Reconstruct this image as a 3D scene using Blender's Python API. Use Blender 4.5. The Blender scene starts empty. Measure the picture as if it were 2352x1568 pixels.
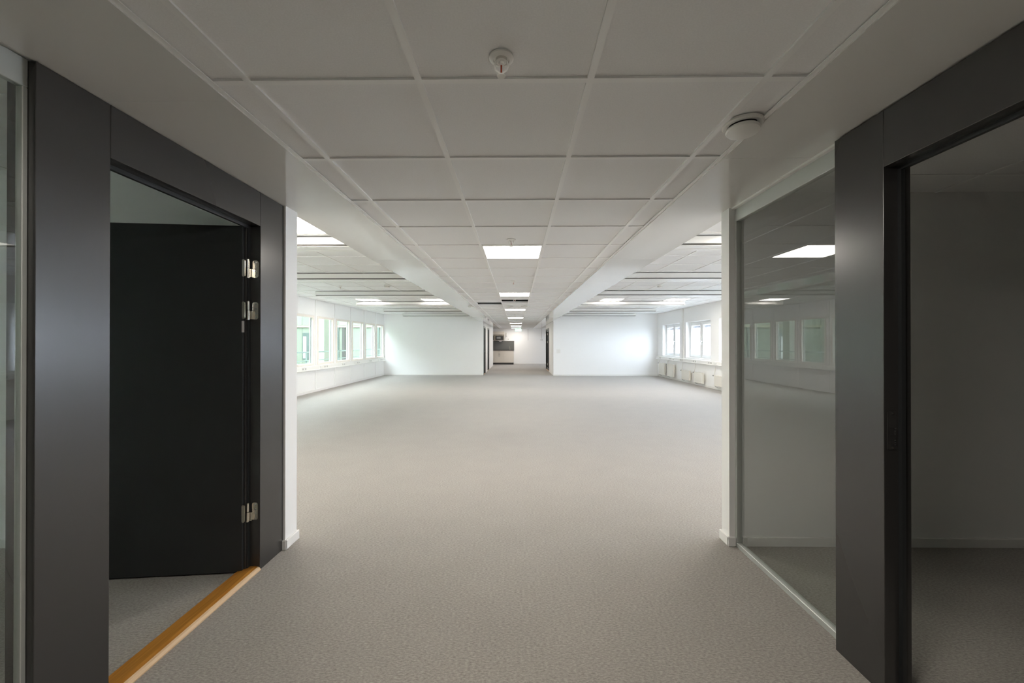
import bpy, bmesh, math, random
from mathutils import Vector, Matrix

S = bpy.context.scene
COL = S.collection
R = math.radians

# ------------------------------------------------------------------ camera
FPX = 925.0
cam_d = bpy.data.cameras.new('camera')
cam = bpy.data.objects.new('camera', cam_d)
COL.objects.link(cam)
cam_d.sensor_fit = 'HORIZONTAL'
cam_d.sensor_width = 36.0
cam_d.lens = FPX / 2352.0 * 36.0
cam_d.clip_start = 0.02
cam_d.clip_end = 300
cam.location = (0, 0, 1.37)
cam.rotation_euler = (R(90) + math.atan(3 / FPX), 0, math.atan(11 / FPX))
S.camera = cam

# ------------------------------------------------------------------ world and exposure
world = bpy.data.worlds.new('world')
S.world = world
world.use_nodes = True
bg = world.node_tree.nodes['Background']
bg.inputs['Color'].default_value = (0.80, 0.885, 1.0, 1)
bg.inputs['Strength'].default_value = 7.3
S.view_settings.view_transform = 'Standard'
S.view_settings.look = 'None'
S.view_settings.gamma = 1.0
S.view_settings.use_curve_mapping = False
S.view_settings.exposure = 1.5
S.cycles.use_denoising = True
S.cycles.max_bounces = 10
S.cycles.diffuse_bounces = 8
S.cycles.glossy_bounces = 5
S.cycles.transparent_max_bounces = 16
S.cycles.caustics_reflective = False
S.cycles.caustics_refractive = False
S.cycles.sample_clamp_indirect = 6.0

PANEL_EMIT = 10.5


# ------------------------------------------------------------------ materials
def mat(name, color, rough=0.5, metal=0.0, spec=0.5, noise=None, bump=None, coat=0.0):
    m = bpy.data.materials.new(name)
    m.use_nodes = True
    nt = m.node_tree
    b = nt.nodes['Principled BSDF']
    b.inputs['Base Color'].default_value = (*color, 1)
    b.inputs['Roughness'].default_value = rough
    b.inputs['Metallic'].default_value = metal
    b.inputs['Specular IOR Level'].default_value = spec
    b.inputs['Coat Weight'].default_value = coat
    if noise or bump:
        tc = nt.nodes.new('ShaderNodeTexCoord')
    if noise:                                   # (scale, amount, (sx, sy, sz))
        sc, amt, st = noise
        mp = nt.nodes.new('ShaderNodeMapping')
        mp.inputs['Scale'].default_value = st
        nt.links.new(tc.outputs['Object'], mp.inputs[0])
        n = nt.nodes.new('ShaderNodeTexNoise')
        n.inputs['Scale'].default_value = sc
        n.inputs['Detail'].default_value = 4
        nt.links.new(mp.outputs[0], n.inputs['Vector'])
        r = nt.nodes.new('ShaderNodeValToRGB')
        r.color_ramp.elements[0].position = 0.3
        r.color_ramp.elements[1].position = 0.7
        r.color_ramp.elements[0].color = (*[c * (1 - amt) for c in color], 1)
        r.color_ramp.elements[1].color = (*[min(1, c * (1 + amt)) for c in color], 1)
        nt.links.new(n.outputs['Fac'], r.inputs[0])
        nt.links.new(r.outputs[0], b.inputs['Base Color'])
    if bump:                                    # (scale, strength, distance)
        n2 = nt.nodes.new('ShaderNodeTexNoise')
        n2.inputs['Scale'].default_value = bump[0]
        n2.inputs['Detail'].default_value = 3
        nt.links.new(tc.outputs['Object'], n2.inputs['Vector'])
        bp = nt.nodes.new('ShaderNodeBump')
        bp.inputs['Strength'].default_value = bump[1]
        bp.inputs['Distance'].default_value = bump[2]
        nt.links.new(n2.outputs['Fac'], bp.inputs['Height'])
        nt.links.new(bp.outputs[0], b.inputs['Normal'])
    return m


def emis(name, color, strength):
    m = bpy.data.materials.new(name)
    m.use_nodes = True
    nt = m.node_tree
    nt.nodes.remove(nt.nodes['Principled BSDF'])
    e = nt.nodes.new('ShaderNodeEmission')
    e.inputs['Color'].default_value = (*color, 1)
    e.inputs['Strength'].default_value = strength
    nt.links.new(e.outputs[0], nt.nodes['Material Output'].inputs[0])
    return m


def glass(name, tint, ior=1.7):
    m = bpy.data.materials.new(name)
    m.use_nodes = True
    nt = m.node_tree
    nt.nodes.remove(nt.nodes['Principled BSDF'])
    t = nt.nodes.new('ShaderNodeBsdfTransparent')
    t.inputs[0].default_value = (*tint, 1)
    g = nt.nodes.new('ShaderNodeBsdfGlossy')
    g.inputs['Roughness'].default_value = 0.0
    fr = nt.nodes.new('ShaderNodeFresnel')
    fr.inputs[0].default_value = ior
    geo = nt.nodes.new('ShaderNodeNewGeometry')
    inv = nt.nodes.new('ShaderNodeMath')
    inv.operation = 'SUBTRACT'
    inv.inputs[0].default_value = 1.0
    nt.links.new(geo.outputs['Backfacing'], inv.inputs[1])
    mul = nt.nodes.new('ShaderNodeMath')
    mul.operation = 'MULTIPLY'
    nt.links.new(fr.outputs[0], mul.inputs[0])
    nt.links.new(inv.outputs[0], mul.inputs[1])
    mx = nt.nodes.new('ShaderNodeMixShader')
    nt.links.new(mul.outputs[0], mx.inputs[0])
    nt.links.new(t.outputs[0], mx.inputs[1])
    nt.links.new(g.outputs[0], mx.inputs[2])
    nt.links.new(mx.outputs[0], nt.nodes['Material Output'].inputs[0])
    return m


def carpet_mat():
    m = bpy.data.materials.new('carpet')
    m.use_nodes = True
    nt = m.node_tree
    b = nt.nodes['Principled BSDF']
    b.inputs['Roughness'].default_value = 1.0
    b.inputs['Specular IOR Level'].default_value = 0.15
    b.inputs['Sheen Weight'].default_value = 0.25
    b.inputs['Sheen Roughness'].default_value = 0.5
    tc = nt.nodes.new('ShaderNodeTexCoord')

    def noise(scale, st, det):
        mp = nt.nodes.new('ShaderNodeMapping')
        mp.inputs['Scale'].default_value = st
        nt.links.new(tc.outputs['Object'], mp.inputs[0])
        n = nt.nodes.new('ShaderNodeTexNoise')
        n.inputs['Scale'].default_value = scale
        n.inputs['Detail'].default_value = det
        n.inputs['Roughness'].default_value = 0.7
        nt.links.new(mp.outputs[0], n.inputs['Vector'])
        return n
    fine = noise(150, (0.45, 1, 1), 5)
    big = noise(3.0, (1, 1, 1), 2)
    ramp = nt.nodes.new('ShaderNodeValToRGB')
    ramp.color_ramp.elements[0].position = 0.30
    ramp.color_ramp.elements[0].color = (0.208, 0.191, 0.172, 1)
    ramp.color_ramp.elements[1].position = 0.72
    ramp.color_ramp.elements[1].color = (0.488, 0.453, 0.415, 1)
    nt.links.new(fine.outputs['Fac'], ramp.inputs[0])
    mx = nt.nodes.new('ShaderNodeMixRGB')
    mx.blend_type = 'MULTIPLY'
    mx.inputs[0].default_value = 0.12
    nt.links.new(ramp.outputs[0], mx.inputs[1])
    nt.links.new(big.outputs['Fac'], mx.inputs[2])
    nt.links.new(mx.outputs[0], b.inputs['Base Color'])
    bp = nt.nodes.new('ShaderNodeBump')
    bp.inputs['Strength'].default_value = 0.5
    bp.inputs['Distance'].default_value = 0.003
    nt.links.new(fine.outputs['Fac'], bp.inputs['Height'])
    nt.links.new(bp.outputs[0], b.inputs['Normal'])
    return m


def wood_mat(name, c1, c2, rough):
    m = bpy.data.materials.new(name)
    m.use_nodes = True
    nt = m.node_tree
    b = nt.nodes['Principled BSDF']
    b.inputs['Roughness'].default_value = rough
    tc = nt.nodes.new('ShaderNodeTexCoord')
    mp = nt.nodes.new('ShaderNodeMapping')
    mp.inputs['Scale'].default_value = (40, 2.2, 40)
    nt.links.new(tc.outputs['Object'], mp.inputs[0])
    n = nt.nodes.new('ShaderNodeTexNoise')
    n.inputs['Scale'].default_value = 2.2
    n.inputs['Detail'].default_value = 6
    nt.links.new(mp.outputs[0], n.inputs['Vector'])
    r = nt.nodes.new('ShaderNodeValToRGB')
    r.color_ramp.elements[0].position = 0.3
    r.color_ramp.elements[1].position = 0.75
    r.color_ramp.elements[0].color = (*c1, 1)
    r.color_ramp.elements[1].color = (*c2, 1)
    nt.links.new(n.outputs['Fac'], r.inputs[0])
    nt.links.new(r.outputs[0], b.inputs['Base Color'])
    return m


def brick_mat():
    m = bpy.data.materials.new('white_brick')
    m.use_nodes = True
    nt = m.node_tree
    b = nt.nodes['Principled BSDF']
    b.inputs['Roughness'].default_value = 0.8
    tc = nt.nodes.new('ShaderNodeTexCoord')
    mp = nt.nodes.new('ShaderNodeMapping')
    mp.inputs['Rotation'].default_value = (R(90), 0, 0)
    nt.links.new(tc.outputs['Object'], mp.inputs[0])
    n = nt.nodes.new('ShaderNodeTexBrick')
    n.inputs['Color1'].default_value = (.46, .44, .46, 1)
    n.inputs['Color2'].default_value = (.40, .39, .42, 1)
    n.inputs['Mortar'].default_value = (.34, .34, .36, 1)
    n.inputs['Scale'].default_value = 2.0
    nt.links.new(mp.outputs[0], n.inputs['Vector'])
    nt.links.new(n.outputs['Color'], b.inputs['Base Color'])
    return m


M = dict(
    wall=mat('wall_paint', (.92, .917, .91), .55, bump=(60, .08, .002)),
    panel=mat('wall_panel', (.90, .89, .88), .4),
    tile=mat('ceiling_tile', (.875, .875, .88), .95, spec=.2, noise=(180, .03, (1, 1, 1)), bump=(320, .15, .002)),
    tbar=mat('grid_steel', (.90, .90, .895), .38),
    soffit=mat('soffit_lacquer', (.76, .755, .735), .07, spec=.55),
    carpet=carpet_mat(),
    dark=mat('dark_grey_laminate', (.036, .035, .034), .27, spec=.8),
    darkdoor=mat('charcoal_door', (.026, .028, .029), .42, spec=.4),
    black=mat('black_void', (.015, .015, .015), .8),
    slot=mat('slot_shadow_grey', (.09, .085, .08), .7),
    beam=mat('beam_white', (.84, .84, .82), .28),
    alu=mat('brushed_aluminium', (.60, .62, .60), .45, metal=.5),
    chrome=mat('hinge_steel', (.78, .74, .66), .18, metal=1),
    steel=mat('satin_steel', (.55, .55, .55), .3, metal=1),
    winframe=mat('window_frame_cream', (.86, .80, .74), .4),
    winwhite=mat('window_frame_white', (.86, .87, .87), .35),
    base=mat('baseboard_white', (.86, .85, .83), .4),
    plastic=mat('white_plastic', (.84, .83, .80), .35),
    greyplastic=mat('grey_socket', (.42, .42, .42), .5),
    rad=mat('radiator_cream', (.80, .77, .70), .35),
    pglass=glass('partition_glass', (.93, .95, .94), 2.0),
    wglass=glass('window_glass', (.95, .985, .955), 1.5),
    rglass=glass('roof_glass', (.97, .975, .965), 1.45),
    wglass2=glass('window_glass_clear', (.95, .97, .98), 1.5),
    oak=wood_mat('oak', (.36, .145, .020), (.55, .255, .05), .36),
    oakedge=wood_mat('oak_edge', (.62, .42, .24), (.74, .54, .34), .35),
    light=emis('panel_light', (1.0, .93, .84), PANEL_EMIT),
    exitgreen=emis('exit_green', (.30, .80, .52), 1.1),
    exitwhite=emis('exit_white', (.90, 1.0, .94), 2.5),
    facade=mat('pale_green_panel', (.285, .32, .258), .45, noise=(.5, .08, (1, 1, 1))),
    facband=mat('pale_yellow_band', (.50, .48, .33), .6),
    teal=mat('dark_teal_metal', (.14, .18, .17), .4),
    rail=mat('rail_steel', (.30, .36, .36), .35, metal=.6),
    conc=mat('pale_concrete', (.37, .38, .32), .8),
    ground=mat('ground_grey', (.35, .36, .35), .9),
    brick=brick_mat(),
    blind=mat('blind_grey', (.12, .13, .14), .6),
    kfront=mat('kitchen_front', (.80, .74, .66), .45),
    kdark=mat('kitchen_dark', (.05, .05, .05), .35),
    splash=mat('splashback_grey_glass', (.17, .17, .16), .10, spec=.5),
    microsteel=mat('microwave_steel', (.42, .37, .30), .35, metal=.8),
    red=mat('red_bulb', (.35, .06, .03), .2),
    duct=mat('galvanised_duct', (.35, .35, .34), .45, metal=.7),
    label_grey=mat('sticker_grey', (.55, .52, .53), .5),
)


# ------------------------------------------------------------------ mesh helpers
class MB:
    def __init__(self):
        self.bm = bmesh.new()

    def box(self, x0, x1, y0, y1, z0, z1, bev=0.0, seg=1):
        t = bmesh.new()
        bmesh.ops.create_cube(t, size=1)
        for v in t.verts:
            v.co = Vector(((x0 + x1) / 2 + v.co.x * (x1 - x0), (y0 + y1) / 2 + v.co.y * (y1 - y0), (z0 + z1) / 2 + v.co.z * (z1 - z0)))
        if bev:
            bmesh.ops.bevel(t, geom=list(t.edges), offset=bev, segments=seg, profile=.5, affect='EDGES')
        self._add(t)
        return self

    def _add(self, t, mx=None):
        me = bpy.data.meshes.new('tmp')
        t.to_mesh(me)
        t.free()
        if mx is not None:
            me.transform(mx)
        self.bm.from_mesh(me)
        bpy.data.meshes.remove(me)

    def cyl(self, p, q, r, r2=None, n=16, bev=0):
        p, q = Vector(p), Vector(q)
        d = q - p
        t = bmesh.new()
        bmesh.ops.create_cone(t, cap_ends=True, segments=n, radius1=r, radius2=r if r2 is None else r2, depth=d.length)
        mx = Matrix.Translation((p + q) / 2) @ d.to_track_quat('Z', 'Y').to_matrix().to_4x4()
        self._add(t, mx)
        return self

    def lathe(self, prof, c, n=32):
        """prof: list of (r, z); closed solid of revolution about vertical axis through c"""
        vs = []
        for (r, z) in prof:
            if r < 1e-6:
                vs.append([self.bm.verts.new((c[0], c[1], c[2] + z))])
            else:
                vs.append([self.bm.verts.new((c[0] + r * math.cos(2 * math.pi * i / n), c[1] + r * math.sin(2 * math.pi * i / n), c[2] + z)) for i in range(n)])
        for a, b in zip(vs[:-1], vs[1:]):
            for i in range(n):
                j = (i + 1) % n
                if len(a) == 1 and len(b) == 1:
                    continue
                if len(a) == 1:
                    self.bm.faces.new((a[0], b[j], b[i]))
                elif len(b) == 1:
                    self.bm.faces.new((a[i], a[j], b[0]))
                else:
                    self.bm.faces.new((a[i], a[j], b[j], b[i]))
        return self

    def prism(self, pts, ax, a, b):
        """pts 2-D polygon in the other two axes (cyclic order), extruded along axis ax from a to b"""
        def P(u, v, w):
            return {0: (w, u, v), 1: (u, w, v), 2: (u, v, w)}[ax]
        A = [self.bm.verts.new(P(u, v, a)) for u, v in pts]
        B = [self.bm.verts.new(P(u, v, b)) for u, v in pts]
        n = len(pts)
        self.bm.faces.new(A)
        self.bm.faces.new(B[::-1])
        for i in range(n):
            j = (i + 1) % n
            self.bm.faces.new((A[i], B[i], B[j], A[j]))
        return self

    def tube(self, pts, r, n=8):
        pts = [Vector(p) for p in pts]
        for p, q in zip(pts[:-1], pts[1:]):
            self.cyl(p, q, r, n=n)
        return self

    def mesh(self, name, m, smooth=False):
        bmesh.ops.recalc_face_normals(self.bm, faces=list(self.bm.faces))
        me = bpy.data.meshes.new(name)
        self.bm.to_mesh(me)
        self.bm.free()
        me.materials.append(M[m])
        if smooth:
            for p in me.polygons:
                p.use_smooth = True
            try:
                me.set_sharp_from_angle(angle=R(35))
            except Exception:
                pass
        return me

    def build(self, name, m, parent=None, smooth=False):
        return link(name, self.mesh(name, m, smooth), parent)


def link(name, me, parent=None, loc=None, rz=None):
    o = bpy.data.objects.new(name, me)
    COL.objects.link(o)
    if parent is not None:
        o.parent = parent
    if loc is not None:
        o.location = loc
    if rz is not None:
        o.rotation_euler = (0, 0, rz)
    return o


def tag(o, label, cat, group=None, kind=None):
    o['label'] = label
    o['category'] = cat
    if group:
        o['group'] = group
    if kind:
        o['kind'] = kind
    return o


def struct(o, label, cat):
    return tag(o, label, cat, kind='structure')


def empty(name, loc=(0, 0, 0), rz=0):
    o = bpy.data.objects.new(name, None)
    o.empty_display_size = .1
    COL.objects.link(o)
    o.location = loc
    o.rotation_euler = (0, 0, rz)
    return o


def rplate(mb, x0, x1, z0, z1, r, y0, y1):
    pts = []
    for cx, cz, a0 in ((x1 - r, z1 - r, 0), (x0 + r, z1 - r, 90), (x0 + r, z0 + r, 180), (x1 - r, z0 + r, 270)):
        for i in range(5):
            a = R(a0 + i * 22.5)
            pts.append((cx + r * math.cos(a), cz + r * math.sin(a)))
    return mb.prism(pts, 1, y0, y1)


def copy_tree(o, parent=None):
    c = o.copy()
    COL.objects.link(c)
    if parent is not None:
        c.parent = parent
    for ch in list(o.children):
        copy_tree(ch, c)
    return c


ORD = ['first', 'second', 'third', 'fourth', 'fifth', 'sixth', 'seventh', 'eighth', 'ninth', 'tenth', 'eleventh', 'twelfth', 'thirteenth', 'fourteenth']

# ------------------------------------------------------------------ main dimensions
XL, XR = -5.64, 5.86            # window walls
YB = -6.0                       # end of the corridor behind the camera
YFL, YFR = 17.0, 16.8           # end wall of the open office
YE = 26.0                       # wall behind the kitchenette
ZC, ZS = 2.287, 2.566           # corridor ceiling, office ceiling
ZT = 3.1                        # slab
GXL, GXR = -1.088, 1.02         # edges of the tile field
SXL, SXR = -1.56, 1.50          # outer edges of the soffits

# ------------------------------------------------------------------ floor and slab
struct(MB().box(XL - .3, XR + .35, YB - .2, YE + .2, -.12, 0).build('floor', 'carpet'), 'grey-beige looped carpet covering the whole office floor', 'floor')
struct(MB().box(XL - .35, XR + .35, YB - .2, YE + .2, ZT, ZT + .2).build('ceiling_slab', 'conc'), 'concrete slab above the suspended ceilings', 'ceiling')

# ------------------------------------------------------------------ corridor ceiling
Y0, DY = 1.41, .5965
KA, KB = -12, 41
TX = [GXL, -.945, -.344, .257, .866, GXR]
cc = MB().box(GXL - .01, GXL + .001, YB, Y0 + KB * DY, ZC + .004, ZC + .03).box(GXR - .001, GXR + .01, YB, Y0 + KB * DY, ZC + .004, ZC + .03)
ceil_c = cc.build('ceiling', 'tbar')
struct(ceil_c, 'suspended corridor ceiling of square white tiles in a metal grid', 'ceiling')
LIGHT_ROWS = [-2, 4, 10, 16, 22, 29, 34, 39]  # first row is an unseen lit panel, added above the camera to brighten the foreground
HOLES = {(12, 2), (13, 1)}
tile_me = {}
for ci in range(5):
    w = TX[ci + 1] - TX[ci] - .012
    d = DY - .012
    t = MB().box(-w / 2, w / 2, -d / 2, d / 2, 0, .018, .002)
    tile_me[ci] = t.mesh('ceiling_tile', 'tile')
for k in range(KA, KB):
    for ci in range(5):
        if (ci == 2 and k in LIGHT_ROWS) or (k, ci) in HOLES:
            continue
        link('ceiling_tile', tile_me[ci], ceil_c, ((TX[ci] + TX[ci + 1]) / 2, Y0 + (k + .5) * DY, ZC + .0085))
for x in TX[1:5]:
    MB().box(x - .012, x + .012, YB, Y0 + KB * DY, ZC, ZC + .008).box(x - .002, x + .002, YB, Y0 + KB * DY, ZC + .004, ZC + .035).build('grid_runner', 'tbar', ceil_c)
ct = MB().box(GXL, GXR, -.012, .012, 0.0006, .0082).box(GXL, GXR, -.002, .002, .004, .03).mesh('cross_tee', 'tbar')
for k in range(KA, KB + 1):
    link('cross_tee', ct, ceil_c, (0, Y0 + k * DY, ZC))
for x0, x1 in ((GXL - .004, GXL + .02), (GXR - .02, GXR + .004)):
    MB().box(x0, x1, YB, Y0 + KB * DY, ZC - .001, ZC + .002).build('edge_angle', 'tbar', ceil_c)
# last strip up to the kitchenette wall
MB().box(GXL, GXR, Y0 + KB * DY, YE, ZC + .004, ZC + .02).build('closing_strip', 'tile', ceil_c)

# what shows in the two open tile bays
vd = empty('ventilation_duct', (0, 9.2, 2.55))
tag(vd, 'galvanised duct and cable seen through two open ceiling bays', 'duct')
MB().cyl((-1.5, 9.42, 2.62), (1.5, 9.42, 2.62), .14, n=24).build('pipe', 'duct', vd, True).location = (0, -9.2, -2.55)
MB().box(-.36, .27, 8.95, 9.05, 2.36, 2.42).build('rail', 'duct', vd).location = (0, -9.2, -2.55)
loop = [(-.80 + .10 * math.sin(a * .7), 9.2 + .12 * math.cos(a), 2.42 + .05 * math.cos(a * .5) - .10 * (a > 3) * .5) for a in [i * .5 for i in range(11)]]
MB().tube(loop, .006).build('loose_cable', 'plastic', vd).location = (0, -9.2, -2.55)
# black sheets stand in for the unlit darkness of the ceiling void
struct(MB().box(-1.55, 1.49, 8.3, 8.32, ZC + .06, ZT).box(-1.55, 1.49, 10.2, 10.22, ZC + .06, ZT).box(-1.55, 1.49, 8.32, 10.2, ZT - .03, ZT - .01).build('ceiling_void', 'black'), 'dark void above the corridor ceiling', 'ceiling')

# ------------------------------------------------------------------ soffits beside the tile field, bulkheads up to the office ceiling
for n, (xa, xb, sg, lab) in enumerate(((SXL, GXL, -1, 'atrium window side'), (GXR, SXR, 1, 'radiator side'))):
    so = empty('trim_%d' % (n + 1))
    struct(so, 'glossy white lacquered soffit strip along the corridor ceiling, ' + lab, 'soffit')
    joints = [YB, -3.6, -1.2, .65, 2.0 if sg > 0 else 1.5, 4.4, 6.1, 8.9, 11.6, 14.3, 17.0, 20.0, 23.0, YE]
    for a, b in zip(joints[:-1], joints[1:]):
        MB().box(xa, xb, a + .0008, b - .0008, ZC - .006, ZC + .012).build('soffit_panel', 'soffit', so)
    xo = SXL if sg < 0 else SXR
    for a, b in ((2.84, 17.0 if sg < 0 else 16.8),):
        x0, x1 = sorted((xo, xo + sg * .035))
        MB().box(x0, x1, a, b, ZC - .004, ZC + .012, .002).build('edge_profile', 'soffit', so)
        x0, x1 = sorted((xo + sg * .02, xo + sg * .045))
        MB().box(x0, x1, a, b, ZC + .012, ZS + .02).build('bulkhead', 'wall', so)

# ------------------------------------------------------------------ office ceilings (both sides)
PY = .5965
SY0 = 4.39 - 3 * PY
for side, (xa, xb, x0g) in enumerate(((XL, SXL - .045, -2.05), (SXR + .045, XR, 2.35))):
    tw = .6
    xs = [x0g + i * tw for i in range(-8, 9)]
    xs = sorted({xa, xb} | {x for x in xs if xa + .05 < x < xb - .05})
    yend = 17.0 if side == 0 else 16.8
    ys = [SY0 + i * PY for i in range(-2, 40)]
    ys = sorted({2.8, yend} | {y for y in ys if 2.85 < y < yend - .05})
    ce = MB().box(xa, xb, 2.8, yend, ZS + .03, ZS + .05).build('ceiling.%03d' % (side + 1), 'wall')
    struct(ce, 'suspended office ceiling of white tiles on the ' + ('atrium window side' if side == 0 else 'radiator side'), 'ceiling')
    skip = [(-2.65, -2.05), (-4.45, -3.85)] if side == 0 else [(2.35, 2.95), (4.15, 4.75)]
    cache = {}
    for i in range(len(xs) - 1):
        for j in range(len(ys) - 1):
            w, d = xs[i + 1] - xs[i] - .008, ys[j + 1] - ys[j] - .008
            cx, cy = (xs[i] + xs[i + 1]) / 2, (ys[j] + ys[j + 1]) / 2
            if any(s0 < cx < s1 for s0, s1 in skip) and (3.79 < cy < 4.39 or 10.95 < cy < 11.54):
                continue
            key = (round(w, 3), round(d, 3))
            if key not in cache:
                cache[key] = MB().box(-w / 2, w / 2, -d / 2, d / 2, 0, .016, .002).mesh('ceiling_tile', 'tile')
            link('ceiling_tile', cache[key], ce, (cx, cy, ZS + .0085))
    for x in xs[1:-1]:
        MB().box(x - .009, x + .009, 2.8, yend, ZS, ZS + .008).build('grid_runner', 'tbar', ce)
    me = MB().box(xa, xb, -.009, .009, .0005, .0082).mesh('cross_tee', 'tbar')
    for y in ys[1:-1]:
        link('cross_tee', me, ce, (0, y, ZS))

# ------------------------------------------------------------------ walls across the building
struct(MB().box(XL, -1.538, 2.66, 2.80, 0, ZT).build('wall_left_room', 'wall'), 'white wall with a free end between the door room and the open office', 'wall')
struct(MB().box(1.436, XR, 2.742, 2.842, 0, ZT).build('wall_right_room', 'wall'), 'white wall with a free end closing the glazed room', 'wall')
struct(MB().box(XL, -1.41, YFL, YFL + .12, 0, ZT).build('wall_far_left', 'wall'), 'white end wall of the office on the atrium window side', 'wall')
struct(MB().box(1.525, XR, YFR, YFR + .12, 0, ZT).build('wall_far_right', 'wall'), 'white end wall of the office on the radiator side', 'wall')
struct(MB().box(XL, XR, YE, YE + .12, 0, ZT).build('wall_kitchen', 'wall'), 'white wall behind the kitchenette at the end of the corridor', 'wall')
struct(MB().box(XL, XR, YB - .1, YB, 0, ZT).build('wall_back', 'wall'), 'white wall closing the corridor behind the viewer', 'wall')
# far corridor side walls
struct(MB().box(-1.53, -1.41, YFL + .1, 17.06, 0, ZT).box(-1.53, -1.41, 18.1, 19.4, 0, ZT).box(-1.53, -1.41, 20.5, 23.9, 0, ZT)
       .box(-1.53, -1.41, 17.06, 18.1, 2.08, ZT).box(-1.53, -1.41, 19.4, 20.5, 2.08, ZT).box(XL, -1.53, 23.8, 23.9, 0, ZT).build('wall_corridor_left', 'wall'), 'white corridor wall with two dark doorways before the kitchenette', 'wall')
struct(MB().box(1.525, 1.645, YFR + .1, 19.0, 0, ZT).box(1.525, 1.645, 19.0, 21.1, 2.08, ZT).box(1.645, XR, 21.0, 21.1, 0, ZT).build('wall_corridor_right', 'wall'), 'white corridor wall with one dark glazed doorway', 'wall')
# plain ceiling around the kitchenette
struct(MB().box(XL, SXL, 17.1, YE, ZC - .004, ZC + .02).box(SXR, XR, 16.9, YE, ZC - .004, ZC + .02).build('ceiling_kitchen', 'tile'), 'plain white ceiling around the kitchenette', 'ceiling')

# baseboards
def bb(name, lab, *boxes):
    mb = MB()
    for b in boxes:
        mb.box(*b, .003)
    struct(mb.build(name, 'base'), lab, 'baseboard')
BH = .062
bb('baseboard_far_left', 'white baseboard along the end wall on the atrium side', (XL, -1.41, YFL - .013, YFL, 0, BH))
bb('baseboard_far_right', 'white baseboard along the end wall on the radiator side', (1.525, XR, YFR - .013, YFR, 0, BH), (1.512, 1.525, YFR - .013, 19.0, 0, BH))
bb('baseboard_left_room', 'white baseboard wrapping the free wall end beside the dark door', (-1.538, -1.524, 2.648, 2.813, 0, BH), (-1.60, -1.524, 2.646, 2.66, 0, BH), (XL, -1.538, 2.80, 2.813, 0, BH), (XL, -1.66, 2.646, 2.66, 0, BH))
bb('baseboard_right_room', 'white baseboard wrapping the free wall end beside the glass pane', (1.422, 1.436, 2.729, 2.855, 0, BH), (1.422, 1.474, 2.728, 2.742, 0, BH), (1.52, XR, 2.728, 2.742, 0, BH), (1.436, XR, 2.842, 2.855, 0, BH))
bb('baseboard_right', 'white baseboard along the radiator wall', (XR - .013, XR, 2.893, YFR - .013, 0, BH))
bb('baseboard_left', 'white baseboard along the atrium window wall', (XL, XL + .022, 2.813, YFL - .013, 0, BH + .01))
bb('baseboard_kitchen', 'white baseboard along the kitchenette wall', (-.15, XR, YE - .013, YE, 0, BH), (-1.41, -1.397, 20.5, 23.9, 0, BH), (-1.41, -1.397, 18.1, 19.4, 0, BH))

# ------------------------------------------------------------------ window wall to the atrium
MODS = [16.02 - 1.2 * i for i in range(0, 19)][::-1]
lines = [y for y in MODS if y > YB] + [YFL]
ZW0, ZW1 = .745, 2.125
wl = MB()
ys = [YB] + lines
bays = []
for a, b in zip(ys[:-1], ys[1:]):
    pa = .09
    o0, o1 = a + pa, b - (pa if b < YFL else .03)
    if o1 - o0 > .5 and not (a < 2.7 < b) and (a > 2.6 or -.9 < a < 1.3):
        bays.append((o0, o1, a, b))
def wall_with_holes(mb, x0, x1, y0, y1, z0, z1, holes):
    y = y0
    for (a, b, h0, h1) in holes:
        if a > y:
            mb.box(x0, x1, y, a, z0, z1)
        mb.box(x0, x1, a, b, z0, h0)
        mb.box(x0, x1, a, b, h1, z1)
        y = b
    if y < y1:
        mb.box(x0, x1, y, y1, z0, z1)
wall_with_holes(wl, XL - .10, XL, YB, YE, 0, ZT, [(o0, o1, ZW0, ZW1) for o0, o1, a, b in bays])
wl = wl.build('wall_left', 'wall')
struct(wl, 'white panelled wall with a row of windows to the atrium', 'wall')
pcache = {}
for o0, o1, a, b in bays:
    if b < 2.9:
        continue
    w = round((b - a) - .11, 3)
    for kind, (z0, z1) in (('lower_panel', (.062, .60)), ('upper_panel', (ZW1 + .01, ZS))):
        if (kind, w) not in pcache:
            pcache[kind, w] = MB().box(0, .012, -w / 2, w / 2, z0, z1, .002).mesh(kind, 'panel')
        link(kind, pcache[kind, w], wl, (XL, (a + b) / 2, 0))
for y in lines:
    if y < 2.9 or y > 16.9:
        continue
    for (z0, z1) in ((.062, .60), (.745, ZS)):
        MB().box(XL, XL + .018, y - .036, y + .036, z0, z1, .002).build('cover_strip', 'panel', wl)
nwin = 0
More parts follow.
